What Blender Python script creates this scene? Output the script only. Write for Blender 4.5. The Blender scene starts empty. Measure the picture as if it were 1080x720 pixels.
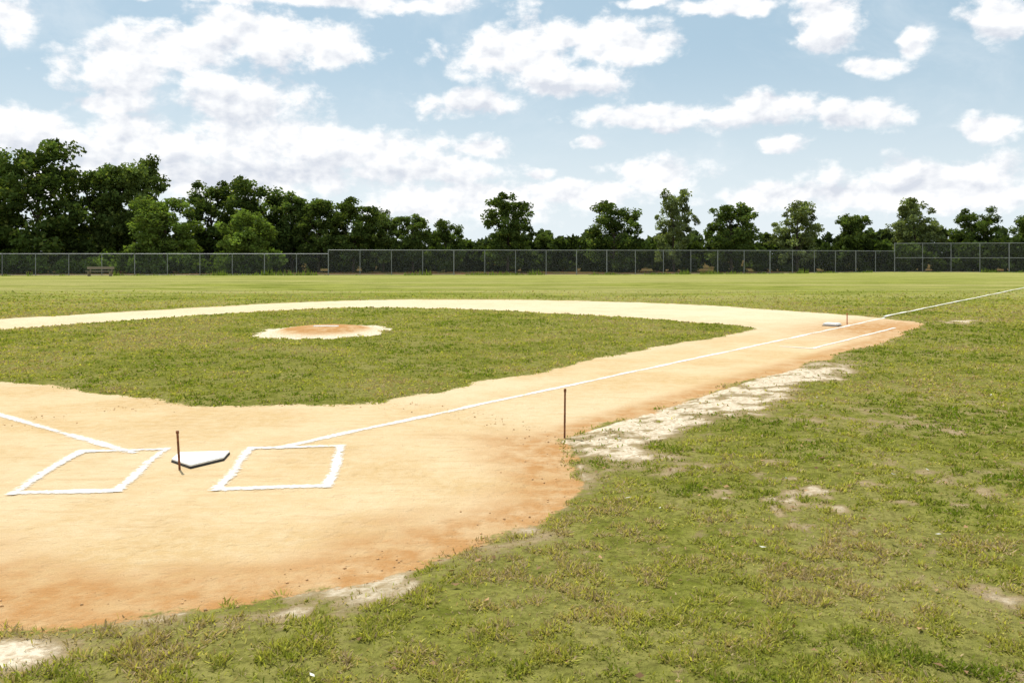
import bpy, math, numpy as np
from mathutils import Vector
rng=np.random.default_rng(7)
scene=bpy.context.scene
scene.view_settings.view_transform='Standard'; scene.view_settings.look='None'; scene.view_settings.exposure=0

# ---------------------------------------------------------------- helpers
T=rng.random((256,256))
def vn(x,y):
    xi=np.floor(x).astype(int); yi=np.floor(y).astype(int); fx=x-xi; fy=y-yi
    fx=fx*fx*(3-2*fx); fy=fy*fy*(3-2*fy)
    a=T[xi&255,yi&255]; b=T[(xi+1)&255,yi&255]; c=T[xi&255,(yi+1)&255]; d=T[(xi+1)&255,(yi+1)&255]
    return (a*(1-fx)+b*fx)*(1-fy)+(c*(1-fx)+d*fx)*fy
def fbm(x,y,o=4):
    s=0;w=.5;t=0
    for i in range(o):
        # rotate each octave so the lattice never shows
        c_,s_=math.cos(.6+i*1.1),math.sin(.6+i*1.1)
        xr=(x*c_-y*s_)*2**i+i*17.3; yr=(x*s_+y*c_)*2**i+i*9.1
        s=s+w*vn(xr,yr); t+=w; w*=.5
    return s/t
def sst(v,a,b):
    t=np.clip((v-a)/(b-a),0,1); return t*t*(3-2*t)
def sdpoly(P,x,y):
    """signed distance, + inside"""
    d=np.full(x.shape,1e9); ins=np.zeros(x.shape,bool); n=len(P)
    for i in range(n):
        ax,ay=P[i]; bx,by=P[(i+1)%n]; ex,ey=bx-ax,by-ay
        wx=x-ax; wy=y-ay
        t=np.clip((wx*ex+wy*ey)/(ex*ex+ey*ey+1e-12),0,1)
        dd=(wx-ex*t)**2+(wy-ey*t)**2
        d=np.minimum(d,dd)
        c=((ay>y)!=(by>y))
        xs=ax+(y-ay)*ex/(ey if abs(ey)>1e-9 else 1e-9)
        ins^=(c&(x<xs))
    d=np.sqrt(d); return np.where(ins,d,-d)
def smooth(P,it=2):
    P=[tuple(p) for p in P]
    for _ in range(it):
        Q=[]
        for i in range(len(P)):
            a=P[i]; b=P[(i+1)%len(P)]
            Q.append((.75*a[0]+.25*b[0],.75*a[1]+.25*b[1])); Q.append((.25*a[0]+.75*b[0],.25*a[1]+.75*b[1]))
        P=Q
    return P
def mesh_np(name,V,F,attrs={},cols={},mat=None,smoothf=False):
    """F : (n,k) int array of equal sized faces"""
    me=bpy.data.meshes.new(name); V=np.asarray(V,np.float32); F=np.asarray(F,np.int32)
    n,k=F.shape
    me.vertices.add(len(V)); me.vertices.foreach_set('co',V.ravel())
    me.loops.add(n*k); me.loops.foreach_set('vertex_index',F.ravel())
    me.polygons.add(n); me.polygons.foreach_set('loop_start',np.arange(0,n*k,k,dtype=np.int32))
    me.polygons.foreach_set('loop_total',np.full(n,k,np.int32))
    me.update(calc_edges=True)
    for a,v in attrs.items():
        at=me.attributes.new(a,'FLOAT','POINT'); at.data.foreach_set('value',np.asarray(v,np.float32).ravel())
    for a,v in cols.items():
        at=me.attributes.new(a,'FLOAT_COLOR','POINT'); at.data.foreach_set('color',np.asarray(v,np.float32).ravel())
    if smoothf: me.polygons.foreach_set('use_smooth',np.ones(n,bool))
    if mat: me.materials.append(mat)
    return me
def obj(name,me,parent=None,loc=(0,0,0)):
    o=bpy.data.objects.new(name,me); scene.collection.objects.link(o); o.location=loc
    if parent: o.parent=parent
    return o
def N(nt,typ,ins={},**pr):
    n=nt.nodes.new(typ)
    for k,v in pr.items(): setattr(n,k,v)
    for k,v in ins.items():
        s=n.inputs[k]
        if isinstance(v,bpy.types.NodeSocket): nt.links.new(v,s)
        else: s.default_value=v
    return n
def M(nt,op,a,b=0.0,c=None,clamp=False):
    d={0:a,1:b}
    if c is not None: d[2]=c
    return N(nt,'ShaderNodeMath',d,operation=op,use_clamp=clamp).outputs[0]
def MR(nt,v,a,b,c=0.0,d=1.0,smooth=True):
    return N(nt,'ShaderNodeMapRange',{0:v,1:a,2:b,3:c,4:d},interpolation_type='SMOOTHSTEP' if smooth else 'LINEAR').outputs[0]
def MIX(nt,f,a,b,bt='MIX'):
    n=nt.nodes.new('ShaderNodeMix'); n.data_type='RGBA'; n.blend_type=bt; n.clamp_factor=True
    for s,v in ((n.inputs[0],f),(n.inputs[6],a),(n.inputs[7],b)):
        if isinstance(v,bpy.types.NodeSocket): nt.links.new(v,s)
        else: s.default_value=v if not isinstance(v,tuple) else (v+(1,))[:4]
    return n.outputs[2]
def NOI(nt,vec,scale,detail=5,rough=.55,dist=0.0,out=0):
    return N(nt,'ShaderNodeTexNoise',{'Vector':vec,'Scale':scale,'Detail':detail,'Roughness':rough,'Distortion':dist}).outputs[out]
def newmat(name):
    m=bpy.data.materials.new(name); m.use_nodes=True; nt=m.node_tree; nt.nodes.clear()
    out=nt.nodes.new('ShaderNodeOutputMaterial'); return m,nt,out
def simple(name,col,rough=.8,metal=0.0,var=.25,scale=20,bump=.3):
    m,nt,out=newmat(name); tc=N(nt,'ShaderNodeTexCoord').outputs['Object']
    n=NOI(nt,tc,scale,3); c=MIX(nt,MR(nt,n,.3,.7),tuple(x*(1-var) for x in col),tuple(min(1,x*(1+var)) for x in col))
    b=N(nt,'ShaderNodeBump',{'Strength':bump,'Distance':.01,'Height':n}).outputs[0]
    p=N(nt,'ShaderNodeBsdfPrincipled',{'Base Color':c,'Roughness':rough,'Metallic':metal,'Normal':b})
    nt.links.new(p.outputs[0],out.inputs[0]); return m

# ---------------------------------------------------------------- field geometry (metres)
HX,HY=-2.754,7.465
U1=(.6157,.788); U3=(-.788,.6157)        # first / third base line directions
UR=(.9925,.122); UW=(-.122,.9925)         # across / towards the mound
def AB(a,b): return (HX+a*U1[0]+b*U3[0],HY+a*U1[1]+b*U3[1])
def RW(r,w): return (HX+r*UR[0]+w*UW[0],HY+r*UR[1]+w*UW[1])
inf=[(1.48,2.75),(2.18,1.86),(2.75,1.1),(3.33,.92),(4.94,1.05),(7.49,1.17),(11.1,1.35),(13.7,1.3),(16.3,1.35),(16.9,2.76),(17.5,4.74),(17.8,8.2),(17.7,12),(16.5,15.4),(14.5,16.6),(10.1,16.7),(4.4,15.7),(1.2,15.4),(.8,12),(.85,8),(1.05,6.2),(1.21,5.2),(1.37,3.67)]
INF=smooth([AB(*p) for p in inf],1)
strip=[(0,-2.0),(2.6,-2.05),(5.4,-2.0),(9.9,-1.92),(16.7,-1.8),(19.1,-1.6),(20.6,-1.4),(21.4,-.65),(22.6,1),(23.3,2.7),(24.6,6),(24.9,8.65),(24.5,12.6),(22.7,16.2),(20.2,19.2),(17,20.3),(12.2,20.2),(5.9,19.7),(2,20.5),(-1.2,20),(-1.9,17),(-1.9,0),(0,0)]
STR=smooth([AB(*p) for p in strip],1)
MX,MY=-4.43,20.3
def masks(x,y):
    o=np.maximum(sdpoly(STR,x,y),3.38-np.hypot(x-HX,y-HY))
    g=sdpoly(INF,x,y)
    m=(1-np.hypot((x-MX)/1.5,(y-MY)/1.95))*1.6
    d=np.maximum(np.minimum(o,-g),m+(fbm(x*3,y*3,3)-.5)*.9)
    d=d+(fbm(x*1.1,y*1.1,4)-.5)*.5*np.clip(np.abs(y)/12,.35,1)
    return d,o,g,m
def field_ab(x,y):
    rx=x-HX; ry=y-HY; return rx*U1[0]+ry*U1[1], rx*U3[0]+ry*U3[1]
def bareness(x,y,o,d):
    """0 = full turf, ~.4 = thin turf on soil, 1 = open sand"""
    a,b=field_ab(x,y)
    n=fbm(x*1.3+40,y*1.3+7,5); n2=fbm(x*.45+3,y*.45+31,4); n3=fbm(x*5+3,y*5,3); n6=fbm(x*3.1+13,y*3.1+71,4); n9=fbm(x*11+1,y*11+5,3)
    near=sst(-y,-13,-6)
    zone=sst(n2,.42,.62)                              # thin turf gathers in broad irregular zones
    base=sst(n6*.30+n3*.35+n9*.35,.56-.10*zone,.70-.06*zone)*(.22+.42*near*(.3+.7*zone))
    out=np.clip(-o,0,9)
    edge=sst(.50-out+(n-.5)*1.1,0,.5)*(.15+.65*sst(n3,.40,.66))
    foul=sst(.95-out+(n-.5)*1.0,-.15,.55)*sst(a,1.6,2.8)*sst(-a,-12.5,-8)*sst(-b,1.0,1.6)*(.45+.65*sst(n3*.6+n9*.4,.34,.60))
    corner=np.exp(-(((x+2.35)/.38)**2+((y-3.8)/.2)**2))*1.2
    fb=np.exp(-(((a-21.8)/1.3)**2+((b+2.1)/.6)**2))*sst(n3,.35,.65)*.9
    r=np.maximum.reduce([base,edge*.8,foul,corner,fb])
    inside=(o>0.05)
    r=np.where(inside,base*.35,r)
    far=sst(y,14,30); r=r*(1-.6*far*(fb<.2))
    return np.clip(r,0,1)
def hz(x,y,d=None,m=None):
    if d is None: d,o,g,m=masks(x,y)
    z=.022*sst(-d,-.02,.22)
    mm=np.clip(1-np.hypot((x-MX)/1.7,(y-MY)/2.1),0,1)
    z=z+.13*sst(mm,0,.75)
    z=z+sst(-d,0,.5)*(fbm(x*.8,y*.8,3)-.5)*.03
    return z
FENCE_L=[(-78,60),(-46,77),(-17,79)]; FENCE_C=[(-17,79),(9,81),(26,86),(42.6,95)]; FENCE_R=[(42.6,95),(62,90),(90,80)]
fx=[-400,-78,-46,-17,9,26,42.6,62,90,400]; fy=[60,60,77,79,81,86,95,90,80,80]

# ---------------------------------------------------------------- ground sheet
def ax(*segs):
    return np.unique(np.round(np.concatenate([np.arange(*s) for s in segs]),4))
X=np.unique(np.concatenate([[-4000,-2000,-1000,-500,-300],ax((-200,-60,10),(-60,-24,2),(-24,-6,.25),(-6,12,.07),(12,20,.25),(20,70,2),(70,200,10)),[300,500,1000,2000,4000]]))
Y=np.unique(np.concatenate([[-500,-100,-30,-10,-4],ax((-2,2.4,.5),(2.4,13,.07),(13,42,.25),(42,70,2),(70,110,1),(110,200,10)),[300,500,1000,2000,4500]]))
gx,gy=np.meshgrid(X,Y); x=gx.ravel(); y=gy.ravel()
d,o,g,m=masks(x,y); bare=bareness(x,y,o,d); z=hz(x,y,d,m)
a_,b_=field_ab(x,y)
red=sst(1.5-o+(fbm(x*.9,y*.9,4)-.5)*1.8,0,1.3)*sst(-y,-9.5,-8)
red=np.maximum(red,sst(.65-o,0,.4)*sst(-y,-24,-20)*.9)
red=np.maximum(red,np.exp(-(((a_-18.5)/3.4)**2+((b_+.9)/1.8)**2))*1.2)
red=np.maximum(red,sst(m,.35,.7)*1.2)
red=red*np.where(g>0.3,np.where(m>0,1,0),1)
rim=np.where(m>-.4,sst(.5-np.abs(m-.1),0,.4),0)
fyx=np.interp(x,fx,fy); lit=sst(y-fyx,.3,2.5)
nx,ny=len(X),len(Y); idx=np.arange(nx*ny).reshape(ny,nx)
F=np.stack([idx[:-1,:-1],idx[:-1,1:],idx[1:,1:],idx[1:,:-1]],-1).reshape(-1,4)

mg,nt,out=newmat('ground_mat')
pos=N(nt,'ShaderNodeNewGeometry').outputs['Position']
A=lambda nm:N(nt,'ShaderNodeAttribute',attribute_name=nm).outputs['Fac']
sx=N(nt,'ShaderNodeSeparateXYZ',{0:pos})
n1=NOI(nt,pos,3.5,4); n2=NOI(nt,pos,28,3); n3=NOI(nt,pos,.7,4); n4=NOI(nt,pos,9,4,.65); nf=NOI(nt,pos,150,2,.6); n5=NOI(nt,pos,.16,4,.6)
dd=M(nt,'ADD',A('dirt'),M(nt,'ADD',M(nt,'MULTIPLY',M(nt,'SUBTRACT',n1,.5),.28),M(nt,'MULTIPLY',M(nt,'SUBTRACT',n2,.5),.16)))
mask=MR(nt,dd,-.03,.04)
c=MIX(nt,MR(nt,n3,.38,.62),(.62,.465,.27),(.54,.38,.19))
c=MIX(nt,MR(nt,n4,.35,.7,0,.45),c,(.66,.54,.35))
c=MIX(nt,MR(nt,n5,.42,.6,0,.4),c,(.68,.575,.40))
c=MIX(nt,MR(nt,sx.outputs[1],14,26,0,.5),c,(.74,.64,.47))
redf=M(nt,'MULTIPLY',A('red'),MR(nt,M(nt,'ADD',M(nt,'MULTIPLY',n1,.55),M(nt,'MULTIPLY',n4,.45)),.34,.62,.38,1.0))
c=MIX(nt,redf,c,(.42,.215,.08))
c=MIX(nt,M(nt,'MULTIPLY',A('rim'),MR(nt,n2,.40,.58)),c,(.72,.66,.54))
c=MIX(nt,MR(nt,nf,.42,.70,0,.45),c,(.36,.23,.11))
map_=N(nt,'ShaderNodeMapping',{0:pos,'Rotation':(0,0,math.radians(52)),'Scale':(1.2,7,1)}).outputs[0]
ns=NOI(nt,map_,1.3,5,.68,.3)
c=MIX(nt,MR(nt,ns,.48,.72,0,.42),c,(.45,.29,.14))
sc=NOI(nt,pos,6.5,3,.6)         # trampled prints
dirtc=MIX(nt,MR(nt,sc,.60,.70,0,.22),c,(.42,.28,.14))
gcol=MIX(nt,MR(nt,n4,.35,.65),(.12,.130,.02),(.215,.21,.048))
gcol=MIX(nt,MR(nt,n3,.4,.65,0,.6),gcol,(.27,.235,.085))
gcol=MIX(nt,MR(nt,n2,.42,.7,0,.6),gcol,(.075,.068,.018))
far=MR(nt,sx.outputs[1],18,45)
mapf=N(nt,'ShaderNodeMapping',{0:pos,'Scale':(.22,1.0,1)}).outputs[0]
nff=NOI(nt,mapf,1.1,8,.78)
fc=MIX(nt,MR(nt,nff,.42,.58),(.115,.140,.02),(.27,.28,.06))
fc=MIX(nt,MR(nt,NOI(nt,mapf,.22,5,.65),.42,.60,0,.8),fc,(.32,.29,.11))
fc=MIX(nt,MR(nt,sx.outputs[1],45,75,0,.45),fc,(.31,.31,.095))
fc=MIX(nt,MR(nt,n4,.48,.68,0,.5),fc,(.09,.105,.02))
gcol=MIX(nt,far,gcol,fc)
thatch=MIX(nt,MR(nt,n4,.3,.7),(.38,.28,.17),(.20,.14,.075))
bm=MR(nt,M(nt,'ADD',A('bare'),M(nt,'MULTIPLY',M(nt,'SUBTRACT',n2,.5),.6)),.08,.50)
gcol=MIX(nt,M(nt,'MULTIPLY',bm,.8),gcol,thatch)
sand=MIX(nt,MR(nt,n2,.38,.68),(.68,.59,.45),(.46,.36,.24))
sand=MIX(nt,MR(nt,n4,.48,.7,0,.5),sand,(.38,.28,.17))
gcol=MIX(nt,MR(nt,M(nt,'ADD',A('bare'),M(nt,'MULTIPLY',M(nt,'SUBTRACT',n4,.5),1.0)),.42,.85),gcol,sand)
lc=MIX(nt,MR(nt,n3,.4,.6),(.13,.065,.03),(.05,.06,.018))
gcol=MIX(nt,A('litter'),gcol,lc)
col=MIX(nt,mask,gcol,dirtc)
hb=M(nt,'ADD',M(nt,'MULTIPLY',n4,.4),M(nt,'ADD',M(nt,'MULTIPLY',n2,.35),M(nt,'MULTIPLY',nf,.22)))
hb=M(nt,'ADD',hb,M(nt,'MULTIPLY',ns,.3)); hb=M(nt,'SUBTRACT',hb,MR(nt,sc,.56,.70,0,.22))
bs=N(nt,'ShaderNodeBump',{'Strength':MR(nt,mask,0,1,.9,.8),'Distance':.04,'Height':hb}).outputs[0]
p=N(nt,'ShaderNodeBsdfDiffuse',{0:col,'Normal':bs})
nt.links.new(p.outputs[0],out.inputs[0])
obj('ground',mesh_np('ground',np.stack([x,y,z],1),F,{'dirt':d,'bare':bare,'red':red,'rim':rim,'litter':lit},mat=mg,smoothf=True))

# ---------------------------------------------------------------- leaf/blade material
def leafmat(name,trans=.35):
    m,nt,out=newmat(name)
    c=N(nt,'ShaderNodeAttribute',attribute_name='col').outputs['Color']
    d1=N(nt,'ShaderNodeBsdfDiffuse',{0:c})
    t=N(nt,'ShaderNodeBsdfTranslucent',{0:MIX(nt,1.0,c,(1.2,1.25,.5),'MULTIPLY')})
    mx=N(nt,'ShaderNodeMixShader',{0:trans,1:d1.outputs[0],2:t.outputs[0]})
    nt.links.new(mx.outputs[0],out.inputs[0]); return m
mgrass=leafmat('grass_blades_mat',.4)

# ---------------------------------------------------------------- grass blades
def blades(seed,D0,y0,y1):
    r=np.random.default_rng(seed)
    ys=np.exp(r.random(int(D0))*math.log(y1/y0))*y0
    xs=(r.random(len(ys))*2-1)*(.72*ys+.6)
    return xs,ys
xs,ys=blades(3,950000,3.0,44)
d,o,g,m=masks(xs,ys); bare=bareness(xs,ys,o,d); aa,bb=field_ab(xs,ys)
jit=(fbm(xs*3.1,ys*3.1,3)-.5)*.3
clump=fbm(xs*9+9,ys*9+2,3)
pr=(1-.95*sst(bare,.08,.65))*(.10+.90*sst(clump,.42,.60))*(1-.9*sst(ys,24,44))
pr=pr*np.where(d+jit<-.02,1,np.where(d+jit<.05,.3,0))*np.where((np.abs(bb)<.09)&(aa>19),.06,1)
keep=rng.random(len(xs))<pr
xs,ys,bare,clump,d=xs[keep],ys[keep],bare[keep],clump[keep],d[keep]
n=len(xs); print('blades',n)
dist=np.hypot(xs,ys)
zz=hz(xs,ys)
big=fbm(xs*.5+70,ys*.5+5,4); med=fbm(xs*2.2+1,ys*2.2+50,3)
tuft=sst(-ys,-4.6,-3.8)*sst(-xs,.2,1.2)
H=(.008+.014*rng.random(n)+.022*sst(clump,.5,.75)+.02*tuft*rng.random(n))*(1-.4*bare)*(1+.015*dist)
Wd=(.0026+.0046*rng.random(n))*np.maximum(1,dist/4.6)
an=rng.random(n)*2*np.pi; tl=rng.random(n)**.6*1.5; ta=rng.random(n)*2*np.pi
wx=np.cos(an)*Wd; wy=np.sin(an)*Wd
tx=np.cos(ta)*np.sin(tl)*H*1.4; ty=np.sin(ta)*np.sin(tl)*H*1.4; tz=np.cos(tl)*H+.006
V=np.empty((n,4,3)); z0=zz-.004
V[:,0]=np.stack([xs-wx*.6,ys-wy*.6,z0],1); V[:,1]=np.stack([xs+wx*.6,ys+wy*.6,z0],1)
V[:,2]=np.stack([xs+tx*.6+wx,ys+ty*.6+wy,z0+tz*.65],1); V[:,3]=np.stack([xs+tx,ys+ty,z0+tz],1)
mixc=np.clip(rng.random(n)*.6+(big-.5)*2.2+(med-.5)*1.8+.32,0,1)[:,None]
C=(1-mixc)*np.array([.165,.215,.024])+mixc*np.array([.47,.43,.11])
dry=(rng.random(n)<(.10+.5*bare+.6*sst(big*.6+med*.4,.50,.64)))[:,None]
C=np.where(dry,np.array([.50,.38,.22])*(.55+.6*rng.random((n,1))),C*(.6+.75*rng.random((n,1))))
C=np.concatenate([C,np.ones((n,1))],1)
me=mesh_np('grass',V.reshape(-1,3),np.arange(n*4).reshape(n,4),cols={'col':np.repeat(C,4,0)},mat=mgrass)
obj('grass',me)

# ---------------------------------------------------------------- chalk lines
mc,nt,out=newmat('chalk_mat')
uv=N(nt,'ShaderNodeUVMap').outputs[0]; pos=N(nt,'ShaderNodeNewGeometry').outputs['Position']
sv=N(nt,'ShaderNodeSeparateXYZ',{0:uv}).outputs[1]
e=M(nt,'SUBTRACT',1.0,M(nt,'ABSOLUTE',M(nt,'MULTIPLY_ADD',sv,2.0,-1.0)))
nn=NOI(nt,pos,22,4,.75); nl=NOI(nt,pos,1.3,3); nb=NOI(nt,pos,120,3)
val=M(nt,'ADD',e,M(nt,'ADD',M(nt,'MULTIPLY',M(nt,'SUBTRACT',nn,.5),2.4),M(nt,'MULTIPLY',M(nt,'SUBTRACT',nl,.52),1.8)))
al=MR(nt,val,.0,.85)
p=N(nt,'ShaderNodeBsdfDiffuse',{0:MIX(nt,MR(nt,nb,.3,.75,0,.5),(.82,.80,.76),(.68,.61,.50))})
tr=N(nt,'ShaderNodeBsdfTransparent'); mx=N(nt,'ShaderNodeMixShader',{0:M(nt,'MULTIPLY',al,.90),1:tr.outputs[0],2:p.outputs[0]})
nt.links.new(mx.outputs[0],out.inputs[0])
def strip_mesh(name,paths,w,lift=.005,step=.15):
    V=[];Fc=[];UV=[]
    for (p0,p1) in paths:
        L=math.dist(p0,p1); k=max(2,int(L/step)); t=np.linspace(0,1,k)
        dx,dy=(p1[0]-p0[0])/L,(p1[1]-p0[1])/L
        cx=p0[0]+(p1[0]-p0[0])*t; cy=p0[1]+(p1[1]-p0[1])*t
        wob=(vn(cx*.9+cy*1.3,cy*.7)-.5)*.04
        cx=cx-dy*wob; cy=cy+dx*wob
        zc=hz(cx,cy)+lift
        s=len(V)
        for i in range(k):
            V.append((cx[i]+dy*w/2,cy[i]-dx*w/2,zc[i])); V.append((cx[i]-dy*w/2,cy[i]+dx*w/2,zc[i]))
        for i in range(k-1):
            Fc.append((s+2*i,s+2*i+2,s+2*i+3,s+2*i+1)); UV.append([(t[i]*L,0),(t[i+1]*L,0),(t[i+1]*L,1),(t[i]*L,1)])
        lift+=.0012
    me=mesh_np(name,V,Fc,mat=mc); ul=me.uv_layers.new(name='UVMap')
    ul.data.foreach_set('uv',np.array(UV,np.float32).ravel()); return me
obj('foul_line',strip_mesh('foul_line',[(AB(.75,-.1),AB(22,-.02))],.135,.005))
obj('foul_line',strip_mesh('foul_line_outfield',[(AB(22,-.02),AB(100,0))],.15,.03,.5))
obj('foul_line',strip_mesh('foul_line_third',[(AB(-.15,.75),AB(-.1,24))],.135,.0055))
obj('running_lane_line',strip_mesh('lane',[(AB(12.5,-1.15),AB(18.6,-1.15)),(AB(12.5,-1.15),AB(12.5,-.5))],.11,.0065))
def box(r0,r1,w0,w1):
    return [(RW(r0,w0),RW(r1,w0)),(RW(r1,w0-.05),RW(r1,w1+.05)),(RW(r1,w1),RW(r0,w1)),(RW(r0,w1+.05),RW(r0,w0-.05))]
obj('batters_box_line',strip_mesh('bbox_r',box(.37,1.2,-.94,.47),.125,.006,.06))
obj('batters_box_line',strip_mesh('bbox_l',box(-1.15,-.40,-.87,.54),.125,.006,.06))

# ---------------------------------------------------------------- plate, bases, stakes
import bmesh
white=simple('white_rubber',(.78,.77,.74),.6,0,.08,30,.2); black=simple('black_rubber',(.03,.03,.03),.7)
rust=simple('rusty_steel',(.22,.085,.035),.8,.3,.5,60,.6); clayred=simple('stake_paint',(.45,.12,.05),.7,0,.3,50)
def prism(name,pts,z0,z1,mat,bev=.006,parent=None):
    bm=bmesh.new(); vb=[bm.verts.new((p[0],p[1],z0)) for p in pts]; f=bm.faces.new(vb)
    r=bmesh.ops.extrude_face_region(bm,geom=[f]); 
    for v in r['geom']:
        if isinstance(v,bmesh.types.BMVert): v.co.z=z1
    bmesh.ops.recalc_face_normals(bm,faces=bm.faces)
    bmesh.ops.bevel(bm,geom=list(bm.edges),offset=bev,segments=2,affect='EDGES')
    me=bpy.data.meshes.new(name); bm.to_mesh(me); bm.free(); me.materials.append(mat); return obj(name,me,parent)
def empty(name,loc=(0,0,0)):
    o=bpy.data.objects.new(name,None); scene.collection.objects.link(o); o.location=loc; return o
hp=empty('home_plate')
pl=lambda s,yo:[RW(-.22*s,.27+yo),RW(.22*s,.27+yo),RW(.22*s,.02),RW(0,-.24-yo),RW(-.22*s,.02)][::-1]
prism('rubber_border',pl(1.02,.005),-.01,.017,black,.003,hp)
prism('plate_top',pl(1,0),.0175,.034,white,.004,hp)
def base(nm,a,b,s=.38,h=.07):
    q=[AB(a-s/2,b-s/2),AB(a+s/2,b-s/2),AB(a+s/2,b+s/2),AB(a-s/2,b+s/2)]
    e=empty(nm); prism('cushion',q,.012,h,white,.02,e)
    q2=[AB(a-s*.53,b-s*.53),AB(a+s*.53,b-s*.53),AB(a+s*.53,b+s*.53),AB(a-s*.53,b+s*.53)]
    prism('backing',q2,-.01,.0115,black,.003,e)
base('first_base',18.3,.3); base('third_base',.2,18.5)
pr_=prism('pitchers_rubber',[(MX-.3,MY-.05),(MX+.3,MY-.05),(MX+.3,MY+.08),(MX-.3,MY+.08)],.08,.145,white,.01)
def stake(x,y,h,r,mat,lean=(0,0)):
    bm=bmesh.new(); segs=12; rings=[]
    prof=[(-.05,r),(h*.3,r*1.0),(h*.32,r*1.08),(h*.6,r),(h*.93,r),(h*.935,r*1.4),(h*.99,r*1.4),(h,r*1.1)]
    for zz_,rr in prof:
        rings.append([bm.verts.new((math.cos(2*math.pi*i/segs)*rr+lean[0]*zz_,math.sin(2*math.pi*i/segs)*rr+lean[1]*zz_,zz_)) for i in range(segs)])
    for a,b in zip(rings[:-1],rings[1:]):
        for i in range(segs): bm.faces.new((a[i],a[(i+1)%segs],b[(i+1)%segs],b[i]))
    bm.faces.new(rings[-1]); 
    me=bpy.data.meshes.new('stake'); bm.to_mesh(me); bm.free(); me.materials.append(mat)
    obj('metal_stake',me,loc=(x,y,0))
stake(-2.80,7.19,.33,.0095,rust,(-.06,0)); stake(.52,8.44,.49,.0095,rust,(.01,0)); stake(AB(18.9,.1)[0],AB(18.9,.1)[1],.3,.013,clayred)

# clods / litter / leaves
n=1500
ang=rng.random(n)*2*np.pi; rad=3.40-np.abs(rng.normal(0,.28,n)); cx=HX+np.cos(ang)*rad; cy=HY+np.sin(ang)*rad
ex=rng.random(300)*14; cx=np.concatenate([cx,[AB(a,-1.95+abs(rng.normal(0,.15)))[0] for a in ex+2]]); cy=np.concatenate([cy,[AB(a,-1.95+abs(rng.normal(0,.15)))[1] for a in ex+2]])
n=len(cx); s=.0025+.010*rng.random(n)**6
oct_=np.array([(1,0,0),(0,1,0),(-1,0,0),(0,-1,0),(0,0,1),(0,0,-.6)])
of=np.array([(0,1,4),(1,2,4),(2,3,4),(3,0,4),(1,0,5),(2,1,5),(3,2,5),(0,3,5)])
V=(oct_[None]*s[:,None,None]*(.7+.6*rng.random((n,6,1)))+np.stack([cx,cy,s*.2+hz(cx,cy)],1)[:,None]).reshape(-1,3)
Fo=(of[None]+(np.arange(n)*6)[:,None,None]).reshape(-1,3)
obj('dirt_clods',mesh_np('dirt_clods',V,Fo,mat=simple('clod_mat',(.50,.30,.14),.95,0,.3,30)))
n=900; lx=rng.uniform(-1,9,n); ly=rng.uniform(3.4,13,n); s=.007+.016*rng.random(n)**2
d,o,g,m=masks(lx,ly); k=(d<-.1); lx,ly,s=lx[k],ly[k],s[k]; n=len(lx); an=rng.random(n)*6.28
zc=hz(lx,ly)+.02
V=np.stack([np.stack([lx+np.cos(an+q)*s*w,ly+np.sin(an+q)*s*w,zc+rng.normal(0,.006,n)],1) for q,w in ((0,1.4),(1.57,.7),(3.14,1.3),(4.71,.6))],1).reshape(-1,3)
C=np.where(rng.random((n,1))<.10,np.array([.65,.63,.57]),np.array([.34,.21,.11]))*(.5+.8*rng.random((n,1))); C=np.concatenate([C,np.ones((n,1))],1)
obj('fallen_leaves',mesh_np('leaves',V,np.arange(n*4).reshape(n,4),cols={'col':np.repeat(C,4,0)},mat=leafmat('dry_leaf_mat',.15)))

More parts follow.
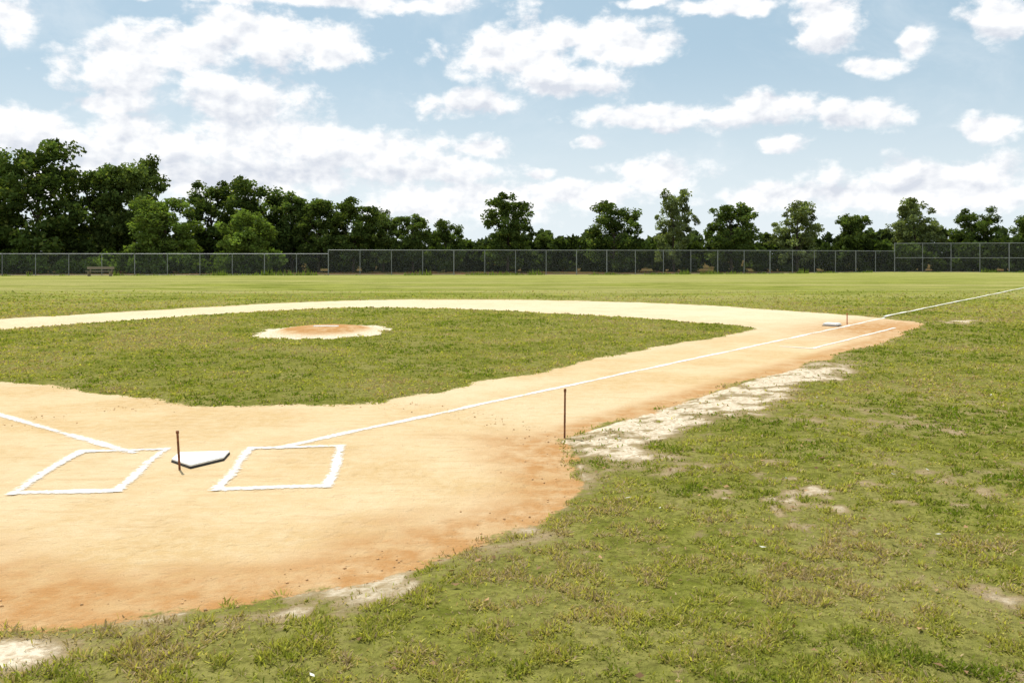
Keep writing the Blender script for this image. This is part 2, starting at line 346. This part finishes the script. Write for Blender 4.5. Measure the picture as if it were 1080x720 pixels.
# ---------------------------------------------------------------- fences
galv=simple('galvanised_steel',(.26,.27,.28),.5,.4,.15,3,.1)
def tube(V,Fc,p0,p1,r,seg=6,r1=None):
    r1=r if r1 is None else r1
    p0=Vector(p0);p1=Vector(p1);dv=(p1-p0).normalized(); u=dv.orthogonal().normalized(); w=dv.cross(u); s=len(V)
    for q,rr in ((p0,r),(p1,r1)):
        for i in range(seg):
            a=2*math.pi*i/seg; V.append(tuple(q+u*math.cos(a)*rr+w*math.sin(a)*rr))
    for i in range(seg): Fc.append((s+i,s+(i+1)%seg,s+seg+(i+1)%seg,s+seg+i))
def fence(name,pts,h,sp=3.0,mid=False):
    e=empty(name); PV=[];PF=[];RV=[];RF=[];WV=[];WF=[]
    for (p0,p1) in zip(pts[:-1],pts[1:]):
        L=math.dist(p0,p1); k=max(1,round(L/sp)); dx,dy=(p1[0]-p0[0])/L,(p1[1]-p0[1])/L
        for i in range(k+1):
            x=p0[0]+dx*L*i/k;y=p0[1]+dy*L*i/k
            tube(PV,PF,(x,y,-.1),(x,y,h+.06),.032 if i%4 else .045,8)
        tube(RV,RF,(p0[0],p0[1],h),(p1[0],p1[1],h),.028)
        tube(RV,RF,(p0[0],p0[1],.08),(p1[0],p1[1],.08),.012)
        if mid: tube(RV,RF,(p0[0],p0[1],h/2),(p1[0],p1[1],h/2),.025)
        st=.1; w=.0025
        for sgn in (1,-1):
            t=np.arange(-h,L+h,st)
            for q in t:
                a0=q; a1=q+sgn*h; z0=.05; z1=h-.02
                if min(a0,a1)>L or max(a0,a1)<0: continue
                pts_=[]
                for (u_,z_) in ((a0,z0),(a1,z1)):
                    uc=min(max(u_,0),L); f=(uc-a0)/(a1-a0); pts_.append((uc,z0+(z1-z0)*f))
                (u0,v0),(u1,v1)=pts_; s=len(WV); off=.004*sgn
                for (u_,v_,ww) in ((u0,v0,-w),(u0,v0,w),(u1,v1,w),(u1,v1,-w)):
                    WV.append((p0[0]+dx*(u_+ww)-dy*off+dy*.05,p0[1]+dy*(u_+ww)+dx*off-dx*.05,v_))
                WF.append((s,s+1,s+2,s+3))
    obj('posts',mesh_np('posts',PV,PF,mat=galv),e); obj('rails',mesh_np('rails',RV,RF,mat=galv),e); obj('chain_mesh',mesh_np('wire',WV,WF,mat=galv),e)
fence('chain_link_fence',FENCE_L,2.0); fence('chain_link_fence',FENCE_C,2.35); fence('chain_link_fence',FENCE_R,3.2,3.0,True)

# ---------------------------------------------------------------- trees
mleaf=leafmat('foliage_mat',.38); bark=simple('bark_mat',(.07,.05,.035),.95,0,.3,6,.8)
def leaves(cent,size,r,tone,upb=.0):
    n=len(cent); nrm=r.normal(size=(n,3)); nrm[:,2]+=upb; nrm/=np.linalg.norm(nrm,axis=1)[:,None]
    u=np.cross(nrm,r.normal(size=(n,3))); u/=np.linalg.norm(u,axis=1)[:,None]; w=np.cross(nrm,u)
    s=size*(.5+r.random((n,1)))
    V=np.stack([cent+u*s,cent+w*s*.55,cent-u*s*.9,cent-w*s*.6],1)
    return V.reshape(-1,3),np.repeat(tone,4,0)
def tree_mesh(seed,h=10,rx=3.6,low=.08,nl=14000,nc=150,tone=(.045,.075,.018),leaf=.16,top=1.0):
    r=np.random.default_rng(seed); V=[];Fc=[]
    tube(V,Fc,(0,0,-.2),(0.1,0,h*.35),.03*h*.6,8,.02*h*.6)
    tube(V,Fc,(0.1,0,h*.35),(0,.1,h*.8),.02*h*.6,8,.05)
    lob=[]
    for i in range(13):
        zf=low+.12+(.80-low)*((i+.5)/13)+r.uniform(-.05,.05)
        q=(zf-.42)/.60; wd=math.sqrt(max(.04,1-q*q))
        a=i*2.4+r.uniform(-.5,.5); rr=rx*wd*r.uniform(.40,.68); c=np.array([math.cos(a)*rr,math.sin(a)*rr,zf*h]); lob.append((c,rx*r.uniform(.32,.46)*(.65+.35*wd)))
        tube(V,Fc,(0.05,0,h*min(.7,zf*.6)),tuple(c),.06,5,.02)
    lob.append((np.array([0,0,h*.80]),rx*.40)); lob.append((np.array([0,0,h*.5]),rx*.62)); lob.append((np.array([0,0,h*.28]),rx*.6))
    pts=[];tn=[]
    for i in range(nc):
        c0,R0=lob[i%len(lob)]; dv=r.normal(size=3); dv/=np.linalg.norm(dv)
        c=c0+dv*R0*r.uniform(.45,1.0)*np.array([1,1,.9]); R=rx*r.uniform(.12,.23); t=r.uniform(.55,1.6)
        k=nl//nc; dv=r.normal(size=(k,3)); dv/=np.linalg.norm(dv,axis=1)[:,None]
        pts.append(c+dv*R*(r.random((k,1))**.45)*np.array([1,1,.8])); hh=.75+.5*(r.random((k,1)))
        yel=r.random((k,1))<.14
        tn.append(np.where(yel,np.array([[.15,.175,.045]]),np.array([tone]))*t*hh)
    P=np.concatenate(pts); P[:,2]=np.clip(P[:,2],low*h*r.uniform(.5,1,len(P)),h*1.03); Tn=np.concatenate(tn); Tn=np.concatenate([Tn,np.ones((len(Tn),1))],1)
    LV,LC=leaves(P,leaf,r,Tn)
    nv=len(V); allV=np.concatenate([np.array(V),LV]); TF=np.array(Fc); LF=np.arange(len(LV)).reshape(-1,4)+nv
    me=mesh_np('tree_mesh',allV,np.concatenate([TF,LF]),cols={'col':np.concatenate([np.tile([.07,.05,.035,1],(nv,1)),LC])})
    me.materials.append(mleaf); me.materials.append(bark)
    mi=np.zeros(len(TF)+len(LF),np.int32); mi[:len(TF)]=1; me.polygons.foreach_set('material_index',mi); return me
var=[tree_mesh(s,rx=r_,low=lo,tone=t) for s,r_,lo,t in ((1,3.8,.06,(.080,.116,.030)),(2,3.5,.08,(.092,.132,.036)),(3,4.0,.06,(.073,.108,.028)),(4,3.7,.10,(.108,.146,.042)),(5,3.4,.06,(.084,.120,.032)))]
lightv=[tree_mesh(11,rx=3.9,low=.05,tone=(.16,.225,.05)),tree_mesh(12,rx=3.5,low=.10,nc=110,nl=9500,tone=(.16,.19,.085))]
def tree(x,Yr,h,w,kind):
    me=var[kind] if kind<10 else lightv[kind-10]
    o=obj('oak_tree',me,loc=(x,Yr,0)); o.rotation_euler=(0,0,rng.random()*6.28)
    s=w/8.0; o.scale=(s,s,h/10)
TL=[(-57,93,13.0,10.5,0),(-51,92,14.0,12,2),(-46,95,12.4,10,1),(-42.3,96,12.9,9.5,3),(-63,95,13,12,4),(-70,93,14,12,1),
(-36.6,90,8.2,9.0,10),(-34.5,98,10.2,9.5,0),(-29.5,96,10.4,9.5,2),(-25,97,9.2,8.5,1),(-27.2,88,6.6,7.0,10),(-21.5,95,8.5,8.5,4),(-17.5,94,8.1,8,0),(-14.3,95,6.8,6.5,3),
(-10.9,94,6.5,6.2,1),(-7.3,94,5.7,5,2),(-.5,94,8.6,7.6,0),(4.0,100,4.6,4.5,4),(11.3,95,7.7,8.2,2),(18.2,96,9.3,6.2,11),(24.7,96,7.9,8.4,1),(32.8,98,8.1,7.8,11),
(40.5,101,7.0,6.4,4),(49.0,104,8.8,8.4,11),(56.2,103,7.5,7.6,0),(63,104,7.2,6.5,2),(70,104,8,7.5,1),(78,100,8,7.5,3)]
for t in TL: tree(*t)
def mass(name,x0,x1,yc,yd,hmin,hmax,nl,leaf,tone,seed,per=4.5):
    r=np.random.default_rng(seed); nc=int((x1-x0)*per); cx=r.uniform(x0,x1,nc); cy=yc+r.uniform(-yd,yd,nc)
    top=hmin+(hmax-hmin)*fbm(cx*.16+seed,cx*0+seed,3); cz=top*r.random(nc)**.9
    k=nl//nc; R=.5+.5*r.random(nc); t=r.uniform(.5,1.4,nc)
    dv=r.normal(size=(nc,k,3)); dv/=np.linalg.norm(dv,axis=2)[...,None]
    P=np.stack([cx,cy,cz],1)[:,None]+dv*(R[:,None,None]*r.random((nc,k,1))**.4); P=P.reshape(-1,3); P[:,2]=np.abs(P[:,2])
    Tn=(np.array(tone)[None,None]*t[:,None,None]*(.7+.6*r.random((nc,k,1)))).reshape(-1,3); Tn=np.concatenate([Tn,np.ones((len(Tn),1))],1)
    LV,LC=leaves(P,leaf,r,Tn); obj(name,mesh_np(name,LV,np.arange(len(LV)).reshape(-1,4),cols={'col':LC},mat=mleaf))
mass('hedge_row',-85,90,100,2.2,2.3,4.4,100000,.28,(.058,.084,.023),5,7)
mass('distant_trees',-140,150,125,4,3.4,6.4,70000,.5,(.065,.090,.034),6)
mass('shrub_row',-75,-24,88,1.5,.8,3.2,22000,.2,(.10,.15,.03),8)
# weeds at the foot of the fence
n=9000; wx_=rng.uniform(-75,62,n); wy_=np.interp(wx_,fx,fy)+rng.normal(0,.35,n)-.2
keep=fbm(wx_*.5,wx_*0+3,3)>.46; wx_,wy_=wx_[keep],wy_[keep]; n=len(wx_); hh=.1+.4*rng.random(n)**2*sst(fbm(wx_*.7,wx_*0,3),.3,.7)*1.6
an=rng.random(n)*6.28; ww=.05
V=np.stack([np.stack([wx_-np.cos(an)*ww,wy_-np.sin(an)*ww,wx_*0],1),np.stack([wx_+np.cos(an)*ww,wy_+np.sin(an)*ww,wx_*0],1),np.stack([wx_+rng.normal(0,.08,n),wy_+rng.normal(0,.08,n),hh],1)],1).reshape(-1,3)
C=np.array([[.17,.23,.045]])*(.6+.7*rng.random((n,1))); C=np.concatenate([C,np.ones((n,1))],1)
obj('weeds',mesh_np('weeds',V,np.arange(n*3).reshape(n,3),cols={'col':np.repeat(C,3,0)},mat=mgrass))
# bench
bw=simple('weathered_wood',(.25,.2,.15),.85)
e=empty('park_bench',(-36.5,75.5,0))
def bx(nm,c,s):
    o=prism(nm,[(c[0]-s[0]/2,c[1]-s[1]/2),(c[0]+s[0]/2,c[1]-s[1]/2),(c[0]+s[0]/2,c[1]+s[1]/2),(c[0]-s[0]/2,c[1]+s[1]/2)],c[2]-s[2]/2,c[2]+s[2]/2,bw,.005,e)
bx('seat',(0,0,.45),(2.4,.35,.05)); bx('backrest',(0,.22,.75),(2.4,.05,.22))
for i,q in enumerate((-.95,.95)): bx('leg_%d'%(i+1),(q,0,.2),(.08,.3,.44)); bx('back_post_%d'%(i+1),(q,.28,.43),(.07,.06,.86))

# ---------------------------------------------------------------- sun + sky
EL,AZ=math.radians(60),math.radians(-35)
sd=Vector((math.sin(AZ)*math.cos(EL),math.cos(AZ)*math.cos(EL),math.sin(EL)))
L=bpy.data.lights.new('sun','SUN'); L.energy=5.0; L.angle=math.radians(.53); L.color=(1,.97,.90)
lo=bpy.data.objects.new('sun',L); scene.collection.objects.link(lo); lo.rotation_euler=(-sd).to_track_quat('-Z','Y').to_euler(); lo.location=(0,0,50)
W=bpy.data.worlds.new('World'); scene.world=W; W.use_nodes=True; nt=W.node_tree; nt.nodes.clear()
try: W.cycles.sampling_method='MANUAL'; W.cycles.sample_map_resolution=256
except Exception as ex_: print(ex_)
wo=nt.nodes.new('ShaderNodeOutputWorld'); bg=nt.nodes.new('ShaderNodeBackground'); bg.inputs[1].default_value=.1; nt.links.new(bg.outputs[0],wo.inputs[0])
sky=N(nt,'ShaderNodeTexSky',sky_type='NISHITA',sun_disc=False,sun_elevation=EL,sun_rotation=AZ,dust_density=1.5,air_density=1.0)
tc=N(nt,'ShaderNodeTexCoord').outputs['Generated']; s3=N(nt,'ShaderNodeSeparateXYZ',{0:tc})
az=M(nt,'ARCTAN2',s3.outputs[0],s3.outputs[1]); hyp=M(nt,'SQRT',M(nt,'ADD',M(nt,'MULTIPLY',s3.outputs[0],s3.outputs[0]),M(nt,'MULTIPLY',s3.outputs[1],s3.outputs[1])))
v=M(nt,'DIVIDE',s3.outputs[2],M(nt,'MAXIMUM',hyp,.05))
P=N(nt,'ShaderNodeCombineXYZ',{0:az,1:v,2:0.0}).outputs[0]      # bearing / elevation
st=N(nt,'ShaderNodeVectorMath',{0:P,1:(1,1.35,1)},operation='MULTIPLY').outputs[0]
wn=N(nt,'ShaderNodeVectorMath',{0:NOI(nt,st,10,3,.55,0,1),1:(.5,.5,.5)},operation='SUBTRACT').outputs[0]
wn=N(nt,'ShaderNodeVectorMath',{0:wn,1:(.07,.032,0)},operation='MULTIPLY').outputs[0]
PW=N(nt,'ShaderNodeVectorMath',{0:P,1:wn},operation='ADD').outputs[0]
clouds=[(125,74,70,28),(200,55,66,30),(270,38,80,26),(345,46,50,24),(250,100,80,24),(105,108,50,9),
(35,138,62,22),(150,155,105,28),(290,150,95,30),(370,160,92,25),(440,180,100,15),(250,185,150,20),(508,156,32,11),(80,185,80,20),
(545,58,75,25),(620,42,76,24),(680,50,42,15),(495,110,50,16),(590,82,80,18),
(690,122,80,12),(800,120,78,16),(905,119,50,14),(820,152,42,8),(870,25,38,27),(917,70,40,9),(966,40,24,15),(1052,22,36,19),(1050,132,34,14),(770,3,52,9),(682,0,28,6),(8,14,33,22),(300,-4,230,10),
(620,150,15,7),(573,184,13,7),(690,185,58,19),(600,206,84,14),(1000,185,120,17),(940,208,170,15),(830,208,74,11),(500,214,115,19)]
def blob(lst,PW,k):
    cur=None
    for (cx,cy,rx,ry) in lst:
        azc=math.atan((cx-540)/900); vv=(270-cy)/900*math.cos(azc); ra=rx/900*1.2*math.cos(azc)**2; rv=ry/900*1.3
        q=N(nt,'ShaderNodeVectorMath',{0:PW,1:(1/ra,1/rv,0),2:(-azc/ra,-vv/rv,0)},operation='MULTIPLY_ADD').outputs[0]
        l=N(nt,'ShaderNodeVectorMath',{0:q},operation='LENGTH').outputs['Value']
        cur=l if cur is None else N(nt,'ShaderNodeMath',{0:cur,1:l,2:k},operation='SMOOTH_MIN').outputs[0]
    return cur
cur=blob(clouds,PW,.15)
side=MR(nt,M(nt,'ABSOLUTE',az),.62,.85)
gen=MR(nt,NOI(nt,st,2.2,2),.42,.62,1.6,.3); up=MR(nt,v,.32,.5); side=M(nt,'MAXIMUM',side,up)
cur=M(nt,'ADD',M(nt,'MULTIPLY',cur,M(nt,'SUBTRACT',1.0,side)),M(nt,'MULTIPLY',gen,side))
fb_=NOI(nt,st,20,7,.6,.1)
stu=N(nt,'ShaderNodeVectorMath',{0:st,1:(-.006,.014,0)},operation='ADD').outputs[0]
fbu=NOI(nt,stu,20,3,.58,.1)
val=M(nt,'ADD',M(nt,'SUBTRACT',1.0,cur),M(nt,'MULTIPLY',M(nt,'SUBTRACT',fb_,.5),2.3))
D=MR(nt,val,-.06,.48)
emb=M(nt,'MULTIPLY',M(nt,'SUBTRACT',fbu,fb_),3.6)
bot=[(110,100,60,12),(230,112,90,12),(300,75,60,10),(240,182,140,14),(400,190,100,8),(60,165,70,10),(600,95,90,10),(500,120,40,8),(760,136,110,7),(900,130,50,6),(830,159,40,4),(872,44,34,7),(966,50,20,4),(1052,36,30,6),(1000,197,100,8)]
bd=blob(bot,PW,.2); bs_=MR(nt,bd,.2,1.6,1,0)
shade=M(nt,'ADD',M(nt,'MULTIPLY',bs_,.6),M(nt,'ADD',emb,.12),clamp=True)
cc=MIX(nt,shade,(10.8,10.8,10.8),(7.1,7.5,8.3))
haze=MR(nt,v,.0,.26,1.0,0.0)
skyc=MIX(nt,.7,sky.outputs[0],(5.0,6.9,8.1))
wisp=MR(nt,NOI(nt,st,5,6,.65,.5),.45,.75,0,.45)
skyc=MIX(nt,wisp,skyc,(8.0,8.8,9.4))
skyc=MIX(nt,M(nt,'MULTIPLY',haze,.8),skyc,(8.9,9.6,10.0))
fin=MIX(nt,M(nt,'MULTIPLY',D,.97),skyc,cc)
nt.links.new(fin,bg.inputs[0])

# ---------------------------------------------------------------- camera
cam=bpy.data.cameras.new('camera'); co=bpy.data.objects.new('camera',cam); scene.collection.objects.link(co)
cam.sensor_width=36; cam.lens=30; cam.shift_y=-.0833; cam.clip_end=9000; cam.clip_start=.05
co.location=(0,0,1.8); co.rotation_euler=(math.radians(90),0,0); scene.camera=co
